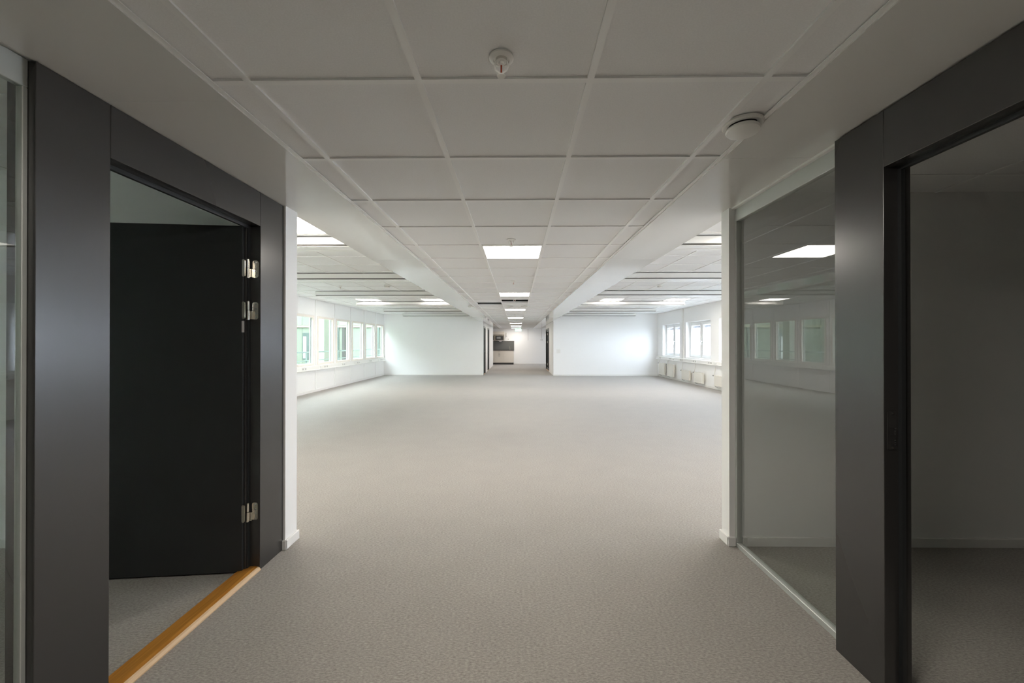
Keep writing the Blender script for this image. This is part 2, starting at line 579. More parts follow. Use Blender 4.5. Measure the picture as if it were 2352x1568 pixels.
for idx, (o0, o1, a, b) in enumerate(reversed(bays)):
    nwin += 1
    w = empty('window_%d' % nwin, (XL, (o0 + o1) / 2, 0))
    side = 'white end wall' if b > 2.9 else 'wall end'
    struct(w, 'narrow fixed window to the atrium, %s from the end wall' % ORD[min(nwin - 1, 13)], 'window')
    h = (o1 - o0) / 2
    f = .062
    fr = MB().box(-.05, .014, -h, -h + f, ZW0, ZW1, .003).box(-.05, .014, h - f, h, ZW0, ZW1, .003).box(-.05, .014, -h + f, h - f, ZW0, ZW0 + f, .003).box(-.05, .014, -h + f, h - f, ZW1 - f, ZW1, .003)
    fr.build('window_frame', 'winframe', w)
    MB().box(-.10, -.05, -h, -h + f - .01, ZW0, ZW1).box(-.10, -.05, h - f + .01, h, ZW0, ZW1).box(-.10, -.05, -h + f - .01, h - f + .01, ZW0, ZW0 + f - .02).box(-.10, -.05, -h + f - .01, h - f + .01, ZW1 - f + .01, ZW1).build('outer_reveal', 'winwhite', w)
    gp = MB().box(-.06, -.05, -h + f - .012, h - f + .012, ZW0 + f - .012, ZW1 - f + .012).build('pane', 'wglass', w)
    MB().box(-.062, -.049, h - f - .008, h - f, ZW0 + f, ZW1 - f).box(-.062, -.049, -h + f, -h + f + .008, ZW0 + f, ZW1 - f).build('spacer_bar', 'teal', gp)

# ------------------------------------------------------------------ window wall with radiators
rw = [(14.56, 16.24), (12.25, 14.03), (9.95, 11.74), (7.65, 9.44), (5.35, 7.14), (3.2, 4.84)]
rw_all = [(22.2, 24.4)] + rw
wr = MB()
wall_with_holes(wr, XR, XR + .30, YB, YE, 0, ZT, [(a, b, .86, 2.08) for a, b in sorted(rw_all)])
wr = wr.build('wall_right', 'wall')
struct(wr, 'white wall with deep set casement windows above radiators', 'wall')


def casement(idx, a, b):
    w = empty('window_%d' % (nwin + idx + 1), (XR + .16, (a + b) / 2, 0))
    struct(w, 'white double casement window in deep recess, %s from the end wall' % ORD[idx] if idx < 6 else 'white double casement window beside the kitchenette', 'window')
    h = (b - a) / 2
    z0, z1 = .86, 2.08
    f = .05
    MB().box(0, .09, -h, -h + f, z0, z1, .003).box(0, .09, h - f, h, z0, z1, .003).box(0, .09, -h + f, h - f, z0, z0 + f, .003).box(0, .09, -h + f, h - f, z1 - f, z1, .003).box(0, .09, -.03, .03, z0 + f, z1 - f, .003).build('window_frame', 'winwhite', w)
    MB().box(-.16, 0, -h, h, z0 - .005, z0 + .008, .002).build('window_sill', 'winwhite', w)
    for s in (-1, 1):
        c = s * (h - f + .03) / 2
        q = (h - f - .03) / 2
        g = .075
        zz0, zz1 = z0 + f, z1 - f
        sa = MB().box(-.025, .05, c - q, c - q + g, zz0, zz1, .004).box(-.025, .05, c + q - g, c + q, zz0, zz1, .004).box(-.025, .05, c - q + g, c + q - g, zz0, zz0 + g, .004).box(-.025, .05, c - q + g, c + q - g, zz1 - g, zz1, .004).build('sash', 'winwhite', w)
        MB().box(.015, .025, c - q + g - .01, c + q - g + .01, zz0 + g - .01, zz1 - g + .01).build('pane', 'wglass2', sa)
        # rolled up blind: stacked slats under a head rail
        bl = MB()
        for i in range(9):
            bl.box(.028, .05, c - q + g + .01, c + q - g - .01, zz1 - g - .016 - i * .009, zz1 - g - .010 - i * .009)
        bl.build('raised_blind', 'blind', sa)
        hy = c - s * (q - g / 2)
        MB().box(-.034, -.025, hy - .014, hy + .014, 1.36, 1.44, .003).cyl((-.034, hy, 1.42), (-.075, hy, 1.42), .009, n=10).box(-.082, -.068, hy - s * .0 - .008, hy + .008, 1.30, 1.425, .004).build('handle', 'steel', sa)


for i, (a, b) in enumerate(rw):
    casement(i, a, b)
casement(6, *rw_all[0])

# vertical cable duct between two casement windows
tag(MB().box(XR - .035, XR, 14.18, 14.30, .83, ZS, .003).build('cable_duct', 'plastic'), 'vertical white cable duct from trunking to ceiling between casement windows', 'duct')


# ------------------------------------------------------------------ cable trunking with sockets
def socket(parent, x, y, z, sx):
    p = MB().box(min(0, sx * .008), max(0, sx * .008), -.041, .041, -.041, .041, .003).build('socket', 'plastic', parent)
    p.location = (x, y, z)
    MB().cyl((sx * .006, 0, 0), (sx * .010, 0, 0), .024, n=20).build('socket_insert', 'greyplastic', p)
    return p


tr = empty('cable_trunking', (XL, 10, .605))
tag(tr, 'long white cable trunking under the atrium windows with sockets', 'cable trunking')
pr_ = [(0, 0), (.085, .004), (.10, .012), (.10, .022), (.078, .03), (.062, .118), (.055, .135), (0, .14)]
MB().prism(pr_, 1, -7.18, 6.98).build('duct_body', 'plastic', tr)
for i in range(11):
    y = 16.55 - i * 1.2
    if y < 3.2:
        break
    for dy in (0, -.13):
        socket(tr, .070, y + dy - 10, .075, 1)
    if i % 2 == 0:
        MB().box(.064, .085, y - .40 - 10, y - .28 - 10, .035, .105, .004).build('data_outlet', 'plastic', tr)
tr2 = empty('cable_trunking', (XR, 10, .70))
tag(tr2, 'long white cable trunking above the radiators with sockets', 'cable trunking')
MB().prism([(-u, v * .9) for u, v in pr_], 1, -7.1, 6.78).build('duct_body', 'plastic', tr2)
for i in range(12):
    y = 16.4 - i * 1.05
    if y < 3.2:
        break
    for dy in (0, -.13):
        socket(tr2, -.070, y + dy - 10, .068, -1)
    if i % 3 == 1:
        MB().box(-.085, -.064, y - .45 - 10, y - .30 - 10, .03, .10, .004).build('data_outlet', 'plastic', tr2)


# ------------------------------------------------------------------ radiators
def radiator(y0, y1, z0, z1, label):
    t = empty('radiator', (XR - .09, (y0 + y1) / 2, z0))
    tag(t, label, 'radiator', 'wall radiators under the casement windows')
    h, w = z1 - z0, (y1 - y0)
    body = MB().box(-.03, .03, -w / 2, w / 2, .02, h - .02, .008, 2)
    body.build('panel', 'rad', t)
    MB().box(-.036, .036, -w / 2, w / 2, h - .03, h, .006, 2).build('top_rail', 'rad', t)
    MB().box(-.036, .036, -w / 2, w / 2, 0, .03, .006, 2).build('bottom_rail', 'rad', t)
    v = MB().cyl((0, w / 2 - .0, h - .015), (0, w / 2 + .05, h - .015), .012, n=10).cyl((0, w / 2 + .05, h - .015), (0, w / 2 + .05, h - .075 + .06), .014, n=10).cyl((0, w / 2 + .035, h - .015), (-.05, w / 2 + .035, h - .015), .018, n=10).build('valve', 'greyplastic', t)
    MB().tube([(.0, w / 2 + .05, h - .02), (.03, w / 2 + .06, h + .10), (.055, w / 2 + .06, .68 - z0)], .007).build('supply_pipe', 'rad', t)
    MB().cyl((0, w / 2, .015), (0, w / 2 + .045, .015), .014, n=10).tube([(0, w / 2 + .045, .015), (.02, w / 2 + .02, -.03), (.075, w / 2 - .02, -.05)], .008).build('return_pipe', 'greyplastic', t)
    for s in (-1, 1):
        MB().box(.03, .09, s * w * .3 - .012, s * w * .3 + .012, h * .2, h * .8).build('bracket', 'rad', t)


radiator(15.77, 16.36, .11, .57, 'tall white radiator beside the end wall under the casement windows')
radiator(14.86, 15.48, .107, .57, 'tall white radiator second from the end wall')
radiator(13.50, 14.12, .108, .428, 'low white radiator third from the end wall, below the cable duct')
radiator(12.53, 13.12, .10, .43, 'low white radiator fourth from the end wall')
radiator(11.10, 11.80, .12, .43, 'low white radiator fifth from the end wall')


# ------------------------------------------------------------------ chilled beams
def beam(x0, x1, y, label, grp):
    t = empty('chilled_beam_unit', ((x0 + x1) / 2, y, 2.46))
    tag(t, label, 'chilled beam', grp, kind='thing')
    L = (x1 - x0) / 2
    H = .098
    prof = [(0.0, .018), (0.0, H), (.30, H), (.30, .018)]
    MB().prism([(u, v) for u, v in prof], 0, -L + .02, L - .02).build('casing', 'beam', t)
    MB().box(-L + .02, L - .02, .012, .288, .006, .018).build('air_slot', 'slot', t)
    MB().box(-L + .02, L - .02, .03, .10, -.004, .006, .002).build('front_lip', 'beam', t)
    MB().box(-L + .02, L - .02, .20, .275, -.004, .006, .002).build('rear_lip', 'beam', t)
    MB().box(-L + .02, L - .02, .10, .20, 0, .006).build('underside_panel', 'tbar', t)
    for s in (-1, 1):
        MB().box(min(s * (L - .02), s * L), max(s * (L - .02), s * L), -.004, .304, -.004, H, .012, 3).build('end_cap', 'beam', t, True)
    for sx in (-.7, .7):
        MB().box(sx * L - .01, sx * L + .01, .13, .17, H, ZS - 2.46 + .004).build('hanger', 'slot', t)


NB = 6
for k in range(NB):
    y = 4.5 + 2.38 * k
    o = ORD[NB - 1 - k]
    beam(-4.67, SXL - .05, y, 'long white chilled beam on atrium window side, %s from the end wall' % o, 'chilled beams on the atrium window side')
    beam(SXR + .05, 4.84, y, 'long white chilled beam on radiator side, %s from the end wall' % o, 'chilled beams on the radiator side')


# ------------------------------------------------------------------ light panels
def light_panel(cx, cy, z, w, d, label, grp):
    t = empty('ceiling_light', (cx, cy, z))
    tag(t, label, 'ceiling light', grp)
    f = .013
    MB().box(-w / 2, w / 2, -d / 2, -d / 2 + f, 0, .02, .001).box(-w / 2, w / 2, d / 2 - f, d / 2, 0, .02, .001).box(-w / 2, -w / 2 + f, -d / 2 + f, d / 2 - f, 0, .02, .001).box(w / 2 - f, w / 2, -d / 2 + f, d / 2 - f, 0, .02, .001).build('frame', 'tbar', t)
    MB().box(-w / 2 + f, w / 2 - f, -d / 2 + f, d / 2 - f, .006, .012).build('diffuser', 'light', t)
    return t


for n, k in enumerate(LIGHT_ROWS):
    light_panel((TX[2] + TX[3]) / 2, Y0 + (k + .5) * DY, ZC - .001, TX[3] - TX[2] - .02, DY - .02, 'square lit light panel in the corridor ceiling, %s from the exit sign' % ORD[len(LIGHT_ROWS) - 1 - n], 'light panels in the corridor ceiling')
for (y, wh) in ((4.39 - PY / 2, 'row beside the free wall end'), (4.39 + 11.5 * PY, 'row towards the end wall')):
    for x in (-2.35, -4.15):
        light_panel(x, y, ZS - .001, .575, PY - .008, 'lit light panel on atrium side, %s, %s' % (wh, 'by the soffit' if x > -3 else 'by the windows'), 'light panels in the office ceiling')
    for x in (2.65, 4.45):
        light_panel(x, y, ZS - .001, .575, PY - .008, 'lit light panel on radiator side, %s, %s' % (wh, 'by the soffit' if x < 3 else 'by the windows'), 'light panels in the office ceiling')


# ------------------------------------------------------------------ sprinklers, detectors, valves
def sprinkler(x, y, z, label, grp):
    t = empty('sprinkler', (x, y, z))
    tag(t, label, 'sprinkler', grp)
    MB().lathe([(0, .002), (.040, .002), (.040, -.003), (.034, -.007), (.026, -.009), (.024, -.004), (0, -.004)], (0, 0, 0), 32).build('escutcheon', 'plastic', t, True)
    MB().lathe([(0, 0), (.019, 0), (.018, -.012), (.009, -.014), (.009, -.022), (0, -.022)], (0, 0, 0), 16).build('body', 'plastic', t, True)
    fr = MB()
    for s in (-1, 1):
        fr.tube([(s * .017, 0, -.010), (s * .022, 0, -.025), (s * .018, 0, -.040), (s * .004, 0, -.050)], .0034, 8)
    fr.cyl((0, 0, -.050), (0, 0, -.058), .0042, n=12)
    fr.build('frame_arms', 'plastic', t)
    MB().cyl((0, 0, -.024), (0, 0, -.050), .0028, n=10).build('glass_bulb', 'red', t, True)
    de = MB().cyl((0, 0, -.058), (0, 0, -.0595), .014, n=24)
    de.build('deflector', 'plastic', t)


for n, (y) in enumerate((1.30, 3.60, 6.0, 8.44, 10.85, 13.2)):
    sprinkler(-.05, y, ZC + .004, 'white pendant sprinkler in the corridor ceiling, %s from the exit sign' % ORD[5 - n], 'sprinklers in the corridor ceiling')
sprinkler(-3.72, 8.45, ZS + .004, 'white pendant sprinkler in office ceiling beside smoke detector, atrium window side', 'sprinklers in the office ceiling')


def detector(x, y, label):
    t = empty('smoke_detector', (x, y, ZS + .004))
    tag(t, label, 'smoke detector')
    MB().lathe([(0, 0), (.058, 0), (.058, -.014), (.052, -.018), (0, -.018)], (0, 0, 0), 28).build('base', 'plastic', t, True)
    h = MB().lathe([(0, -.018), (.045, -.018), (.05, -.028), (.046, -.044), (.032, -.054), (0, -.056)], (0, 0, 0), 28).build('head', 'plastic', t, True)
    for i in range(8):
        a = i * math.pi / 4
        b = MB().box(.045, .0505, -.012, .012, -.040, -.034).build('vent_slot', 'greyplastic', h)
        b.rotation_euler = (0, 0, a)


detector(-2.70, 8.35, 'round white smoke detector on the office ceiling, atrium window side')
detector(2.97, 8.40, 'round white smoke detector on the office ceiling, radiator side')

av = empty('air_valve', (.950, 1.70, ZC))
tag(av, 'round white disc air valve at the edge of the corridor ceiling', 'air valve')
MB().lathe([(.052, .004), (.078, .004), (.079, -.004), (.074, -.010), (.060, -.009), (.052, -.002), (.052, .004)], (0, 0, 0), 48).build('ring', 'plastic', av, True)
MB().lathe([(0, .003), (.056, .003), (.056, .0045), (0, .0045)], (0, 0, 0), 32).build('throat', 'black', av)
dsk = MB().lathe([(0, -.016), (.052, -.016), (.063, -.021), (.066, -.027), (.062, -.033), (.040, -.039), (0, -.041)], (0, 0, 0), 48).build('disc', 'plastic', av, True)
dsk.rotation_euler = (R(-3), R(2), 0)
MB().cyl((0, 0, .003), (0, 0, -.017), .010, n=12).build('stem', 'plastic', av)
for n, (x, lab) in enumerate(((-.158, 'round ceiling air diffuser by the open bay, atrium window side'), (.205, 'round ceiling air diffuser by the open bay, radiator side'))):
    t = empty('air_diffuser', (x, 10.12, ZC + .004))
    tag(t, lab, 'air diffuser', 'air diffusers in the corridor ceiling')
    MB().lathe([(.062, 0), (.098, 0), (.098, -.008), (.085, -.014), (.064, -.006), (.062, 0)], (0, 0, 0), 36).build('ring', 'plastic', t, True)
    MB().lathe([(0, -.014), (.06, -.014), (.075, -.02), (.07, -.028), (0, -.032)], (0, 0, 0), 36).build('disc', 'plastic', t, True)
    MB().cyl((0, 0, .002), (0, 0, -.015), .01, n=10).build('stem', 'plastic', t)

ad = empty('alarm_sensor', (-1.15, 9.95, ZC - .006))
tag(ad, 'small white alarm sensor box fixed to the glossy soffit', 'sensor')
MB().box(-.05, .05, -.035, .035, -.035, .0, .006, 2).build('housing', 'plastic', ad)
MB().cyl((0, 0, -.035), (0, 0, -.041), .018, n=16).build('lens', 'greyplastic', ad)

# ------------------------------------------------------------------ door 1: dark frame with the open charcoal door
d1 = empty('door_1', (-1.55, 1.97, 0))
struct(d1, 'open charcoal door in a wide dark grey frame with oak threshold', 'door')
FXL, FXB = -1.55, -1.645


def part(mb, name, m, parent, off, smooth=False):
    o = mb.build(name, m, parent, smooth)
    o.location = (-off[0], -off[1], -off[2])
    return o


O1 = (-1.55, 1.97, 0)
part(MB().box(FXB, FXL, 1.277, 1.5165, 0, 2.279, .0015), 'frame_stile', 'dark', d1, O1)
part(MB().box(FXB, FXL, 2.4165, 2.66, 0, 2.279, .0015), 'frame_stile', 'dark', d1, O1)
part(MB().box(FXB, FXL, 1.5175, 2.4155, 2.076, 2.279, .0015), 'frame_header', 'dark', d1, O1)
part(MB().box(FXL - .06, FXL - .075, 2.395, 2.4165, 0.02, 2.076).box(FXL - .06, FXL - .075, 1.5165, 1.53, 0.02, 2.076).box(FXL - .06, FXL - .075, 1.53, 2.395, 2.058, 2.076), 'door_stop', 'darkdoor', d1, O1)
part(MB().prism([(FXB - .01, 0), (FXB - .01, .018), (FXL - .030, .024), (FXL - .012, .020), (FXL - .012, 0)], 1, 1.5165, 2.4165), 'threshold', 'oak', d1, O1)
part(MB().prism([(FXL - .012, 0), (FXL - .012, .0202), (FXL - .003, .016), (FXL + .006, .006), (FXL + .006, 0)], 1, 1.5165, 2.4165), 'threshold_nosing', 'oakedge', d1, O1)
# leaf, hinged at the far jamb, opened into the room
ang = math.atan2(-.075, -.70)
hx, hy = -1.628, 2.372
leaf = MB().box(.0, .875, -.042, 0, .012, 2.065, .002)
lf = leaf.build('door_leaf', 'darkdoor', d1)
lf.location = (hx + 1.55, hy - 1.97, 0)
lf.rotation_euler = (0, 0, ang)
MB().box(-.012, .0, -.042, -.016, .012, 2.065, .002).build('rebate_edge', 'dark', lf)
MB().cyl((.83, .0, 1.02), (.83, .055, 1.02), .010, n=12).box(.735, .842, .045, .062, 1.008, 1.030, .006, 2).cyl((.83, 0, 1.02), (.83, .008, 1.02), .026, n=20).build('door_handle', 'steel', lf)
for z in (1.815, 1.563, .355):
    hg = part(MB().cyl((-1.612, 2.395, z + .004), (-1.612, 2.395, z + .056), .0085, n=16).cyl((-1.612, 2.395, z - .056), (-1.612, 2.395, z + .001), .0095, n=16), 'hinge', 'chrome', d1, O1, True)
    rplate(MB(), -1.597, -1.562, z - .052, z + .052, .012, 2.4135, 2.4165).box(-1.612, -1.590, 2.398, 2.4165, z - .052, z - .002, .001).build('hinge_plate', 'chrome', hg)
    rplate(MB(), -1.632, -1.615, z - .052, z + .052, .008, 2.371, 2.376).build('leaf_plate', 'chrome', hg)
    for sz in (-.04, -.015, .012, .04):
        MB().cyl((-1.576, 2.4135, z + sz), (-1.576, 2.411, z + sz), .0045, n=10).build('screw', 'steel', hg)
part(MB().box(-1.633, -1.618, 2.3705, 2.373, 1.432, 1.500, .0005), 'sticker', 'label_grey', d1, O1)

# glazed partition on the same side, nearer than the door
def partition(name, xg, y0, y1, sg, label, zt0, zt1, a=.018, sw=.02):
    """xg: plane of the pane, sg: direction of the room behind it"""
    w = empty(name, (xg, (y0 + y1) / 2, 0))
    struct(w, label, 'glass partition')
    c = (y1 - y0) / 2
    MB().box(-a, a, -c, c, 0, .032, .002).build('bottom_track', 'alu', w)
    MB().box(-a, a, -c, c, zt0, zt1, .002).build('top_track', 'alu', w)
    MB().box(-a, a, c - sw, c, .032, zt0, .002).build('side_profile', 'alu', w)
    MB().box(-a, a, -c, -c + sw, .032, zt0, .002).build('side_profile', 'alu', w)
    MB().box(-.005, .005, -c + .01, c - .01, .025, zt0 + .008).build('pane', 'pglass', w)
    return w


partition('window_30', -1.587, -5.9, 1.277, -1, 'glass partition pane beside the wide dark door frame', 2.19, ZC - .006, .012, .015)
partition('window_31', 1.492, 1.822, 2.741, 1, 'glass partition pane between dark frame and free wall end', 2.185, 2.275)
# white closer above the pane
struct(MB().box(1.452, SXR, 1.822, 2.741, 2.270, ZC - .004, .002).build('trim_3', 'base'), 'white moulding above the glass partition pane', 'trim')
struct(MB().box(1.50, 1.60, 1.8, 2.742, 2.282, ZT).box(1.50, 1.60, YB, 1.8, 2.282, ZT).box(-1.66, -1.56, YB, 2.66, 2.285, ZT).build('wall_upstand', 'wall'), 'white upstand above the corridor partitions', 'wall')

# ------------------------------------------------------------------ door 2: dark frame, opening without a leaf in view
d2 = empty('door_2', (1.425, 1.13, 0))
struct(d2, 'open doorway in a wide dark grey frame with strike plate', 'door')
O2 = (1.425, 1.13, 0)
RX0, RX1 = 1.425, 1.53
part(MB().box(RX0, RX1, 1.581, 1.821, 0, 2.273, .0015), 'frame_stile', 'dark', d2, O2)
part(MB().box(RX0, RX1, .44, .68, 0, 2.273, .0015), 'frame_stile', 'dark', d2, O2)
part(MB().box(RX0, RX1, .681, 1.580, 2.053, 2.273, .0015), 'frame_header', 'dark', d2, O2)
part(MB().box(RX0 + .055, RX0 + .07, 1.566, 1.581, 0, 2.053).box(RX0 + .055, RX0 + .07, .68, .695, 0, 2.053).box(RX0 + .055, RX0 + .07, .695, 1.566, 2.038, 2.053), 'door_stop', 'darkdoor', d2, O2)
sp = part(MB().box(1.437, 1.472, 1.5785, 1.582, .955, 1.105, .0008), 'strike_plate', 'dark', d2, O2)
MB().box(1.448, 1.459, 1.577, 1.580, .972, .998 - .003).build('bolt_hole', 'black', sp)
MB().box(1.448, 1.459, 1.577, 1.580, 1.038 - .025, 1.066 - .025).build('bolt_hole', 'black', sp)
for z in (.9635, 1.096):
    MB().cyl((1.4545, 1.5785, z), (1.4545, 1.576, z), .0045, n=10).build('screw', 'chrome', sp)
for z in (.975, .984, .993, 1.017, 1.028, 1.038):
    MB().cyl((1.4655, 1.5785, z), (1.4655, 1.577, z), .0022, n=8).build('indicator', 'steel', sp)
struct(MB().box(1.47, 1.55, YB, .44, 0, ZT).build('wall_right_corridor', 'wall'), 'white corridor wall beyond the dark doorway', 'wall')

# ------------------------------------------------------------------ the two side rooms
struct(MB().box(1.60, XR, YB, 2.742, 2.385, 2.41).build('ceiling_right_room', 'tile'), 'tiled ceiling of the dim glazed room', 'ceiling')
rc = bpy.data.objects['ceiling_right_room']
for x in (1.62, 2.22, 2.82, 3.42, 4.02, 4.62, 5.22):
    MB().box(x - .01, x + .01, YB, 2.742, 2.380, 2.386).build('grid_runner', 'tbar', rc)
for i in range(9):
    y = 2.46 - i * .6
    MB().box(1.60, XR, y - .01, y + .01, 2.3805, 2.3865).build('cross_tee', 'tbar', rc)
struct(MB().box(XL, -1.66, YB, 2.66, 2.53, 2.56).build('ceiling_left_room', 'tile'), 'white ceiling of the room behind the charcoal door', 'ceiling')
lc = bpy.data.objects['ceiling_left_room']
for x in (-2.2, -2.8, -3.4, -4.0, -4.6, -5.2):
    MB().box(x - .01, x + .01, YB, 2.66, 2.525, 2.531).build('grid_runner', 'tbar', lc)
for i in range(9):
    y = 2.45 - i * .6
    MB().box(XL, -1.66, y - .01, y + .01, 2.5255, 2.5315).build('cross_tee', 'tbar', lc)

# ------------------------------------------------------------------ doors of the far corridor
for n, (x, y0, y1, sg, lab) in enumerate(((-1.41, 17.06, 18.1, -1, 'dark narrow door in the far corridor, beside the end wall'), (-1.41, 19.4, 20.5, -1, 'dark narrow door in the far corridor, beside the kitchenette'), (1.525, 19.0, 21.1, 1, 'dark glazed double doorway in the far corridor'))):
    d = empty('door_%d' % (n + 3), (x, (y0 + y1) / 2, 0))
    struct(d, lab, 'door')
    c = (y1 - y0) / 2
    a, b = sorted((-sg * .006, sg * .10))
    MB().box(a, b, -c, -c + .07, 0, 2.08, .002).build('frame_stile', 'darkdoor', d)
    MB().box(a, b, c - .07, c, 0, 2.08, .002).build('frame_stile', 'darkdoor', d)
    MB().box(a, b, -c + .07, c - .07, 2.0, 2.08, .002).build('frame_header', 'dark', d)
    a2, b2 = sorted((sg * .03, sg * .07))
    MB().box(min(0, sg * .1), max(0, sg * .1), -c + .07, c - .07, 0, .015).build('threshold', 'oakedge', d)
    if n < 2:
        lf2 = MB().box(a2, b2, -c + .07, c - .07, .015, 2.0, .002).build('door_leaf', 'darkdoor', d)
        MB().cyl((sg * .03, c - .15, 1.0), (-sg * .03, c - .15, 1.0), .010, n=10).box(min(-sg * .02, -sg * .035), max(-sg * .02, -sg * .035), c - .27, c - .14, .99, 1.01, .004).build('door_handle', 'steel', lf2)
    else:
        for s in (-1, 1):
            q0, q1 = sorted((s * .01, s * (c - .07)))
            lf2 = MB().box(a2, b2, q0, q0 + .07, .015, 2.0, .002).box(a2, b2, q1 - .07, q1, .015, 2.0, .002).box(a2, b2, q0 + .07, q1 - .07, .015, .12).box(a2, b2, q0 + .07, q1 - .07, 1.93, 2.0).build('door_leaf', 'darkdoor', d)
            MB().box(sg * .05 - .004, sg * .05 + .004, q0 + .06, q1 - .06, .11, 1.94).build('pane', 'pglass', lf2)
            for zz in (.25, 1.35, 1.75):
                MB().cyl((-sg * .0, q1 - .01, zz), (-sg * .0, q1 - .01, zz + .1), .012, n=8).build('hinge', 'chrome', lf2)

# ------------------------------------------------------------------ kitchenette
YK = 25.4


def base_unit(x0, x1, label, drawers):
    t = empty('base_cabinet', ((x0 + x1) / 2, YK, 0))
    tag(t, label, 'cabinet', 'kitchenette base cabinets')
    w = (x1 - x0) / 2
    MB().box(-w, w, .02, .58, .12, .878).build('body', 'kfront', t)
    MB().box(-w, w, .05, .07, 0, .12).build('plinth', 'kdark', t)
    if drawers:
        zs = [.12, .545, .635, .725, .815, .872]
    else:
        zs = [.12, .872]
    for a, b in zip(zs[:-1], zs[1:]):
        f = MB().box(-w + .002, w - .002, 0, .019, a + .0025, b - .0025, .001).build('drawer' if drawers else 'door', 'kfront', t)
        if drawers and b < .86:
            arc = [(.06 * math.cos(math.pi * (1 + i / 8)), 0, b + .018 * math.sin(math.pi * (1 + i / 8))) for i in range(9)]
            MB().tube([(p[0], -.006, p[2] - .002) for p in arc], .006, 6).build('grip', 'slot', f)
    return t


base_unit(-2.01, -1.41, 'cream base cabinet with one door behind the corridor wall', False)
base_unit(-1.41, -.81, 'cream base cabinet with a column of drawers', True)
base_unit(-.81, -.20, 'cream base cabinet with one plain door at the end of the kitchenette', False)
wt = tag(MB().box(-2.01, -.17, YK - .02, YE, .88, .918, .003).build('worktop', 'kdark'), 'dark worktop over the cream base cabinets', 'worktop')
tag(MB().box(-2.01, -.17, YE - .012, YE - .0005, .918, 1.485, .001).build('splashback', 'splash'), 'glossy grey glass splashback above the worktop', 'splashback')


def upper(x0, x1, z0, z1, label, y=25.63):
    t = empty('wall_cabinet', ((x0 + x1) / 2, y, z0))
    tag(t, label, 'cabinet', 'kitchenette wall cabinets')
    w = (x1 - x0) / 2
    MB().box(-w, w, .02, .37, 0, z1 - z0).build('body', 'kfront', t)
    MB().box(-w + .002, w - .002, 0, .019, .002, z1 - z0 - .002, .001).build('door', 'kfront', t)
    return t


upper(-1.41, -.80, 1.90, 2.09, 'low cream wall cabinet above the microwave')
upper(-2.01, -1.41, 1.90, 2.09, 'low cream wall cabinet behind the corridor wall')
for x0, x1, lab in ((-1.40, -.81, 'built-in steel and black microwave under the cream wall cabinet'), (-2.0, -1.41, 'second built-in black oven half hidden by the corridor wall')):
    mw = empty('microwave', ((x0 + x1) / 2, 25.63, 1.52))
    tag(mw, lab, 'microwave')
    w = (x1 - x0) / 2
    MB().box(-w, w, .01, .37, 0, .38).build('housing', 'microsteel', mw)
    MB().box(-w, w, 0, .01, 0, .38, .001).build('steel_trim', 'microsteel', mw)
    dd = MB().box(-w + .04, w - .04, -.012, 0, .03, .29, .003).build('door', 'kdark', mw)
    MB().box(-w + .12, w - .22, -.014, -.012, .10, .23).build('viewing_window', 'duct', dd)
    MB().box(w - .14, w - .06, -.014, -.012, .22, .26).build('display', 'slot', mw)
    MB().box(-.05, .18, -.004, 0, .32, .345).build('vent', 'kdark', mw)
tag(MB().box(-1.12, -.98, 25.62, 25.78, 1.44, 1.5195, .004).build('hood_outlet', 'label_grey'), 'small grey lamp unit below the microwave', 'lamp')
fa = empty('faucet', (-.46, 25.86, .918))
tag(fa, 'small chrome faucet standing on the dark worktop', 'faucet')
MB().cyl((0, 0, 0), (0, 0, .03), .022, n=14).tube([(0, 0, .03), (0, 0, .20), (0, -.03, .235), (0, -.10, .235), (0, -.13, .20)], .010, 10).build('spout', 'chrome', fa)
MB().cyl((.02, 0, .05), (.07, 0, .075), .006, n=8).build('lever', 'chrome', fa)
sd = empty('soap_dispenser', (-.66, YE, 1.74))
tag(sd, 'white wall soap dispenser beside the microwave', 'dispenser')
MB().box(-.035, .035, -.09, 0, .08, .27, .01, 2).build('bottle', 'plastic', sd)
MB().box(-.05, .03, -.11, 0, .02, .035, .004).cyl((0, -.04, .03), (0, -.04, .08), .012, n=10).build('lever', 'steel', sd)
sw = empty('wall_switch', (-.55, YE, 1.60))
tag(sw, 'white wall switch above the splashback', 'switch')
MB().box(-.04, .04, -.01, 0, -.04, .04, .003).build('plate', 'plastic', sw)
MB().box(-.025, .025, -.014, -.01, -.025, .025, .002).build('rocker', 'label_grey', sw)
for x, z0, z1, lab in ((.72, 1.52, 2.28, 'thin grey cable conduit down the wall beside the exit sign'), (1.62, 1.62, 2.28, 'thin white cable conduit down to the twin switch')):
    tag(MB().box(x - .010, x + .010, YE - .02, YE, z0, z1, .003).build('cable_conduit', 'label_grey'), lab, 'conduit')
sw = empty('wall_switch', (1.60, YE, 1.56))
tag(sw, 'white twin switch on the kitchenette wall below the conduit', 'switch')
MB().box(-.08, .08, -.01, 0, -.04, .04, .003).build('plate', 'plastic', sw)
for s in (-1, 1):
    MB().box(s * .04 - .022, s * .04 + .022, -.014, -.01, -.025, .025, .002).build('rocker', 'label_grey', sw)

# switch plate on the end wall
sw = empty('wall_switch', (1.74, YFR, 1.02))
tag(sw, 'white double socket plate on the end wall beside the far corridor', 'socket')
MB().box(-.08, .08, -.008, 0, -.08, .08, .003).build('plate', 'plastic', sw)
for sx in (-1, 1):
    for sz in (-1, 1):
        MB().box(sx * .038 - .025, sx * .038 + .025, -.011, -.008, sz * .038 - .025, sz * .038 + .025, .002).build('socket_insert', 'base', sw)

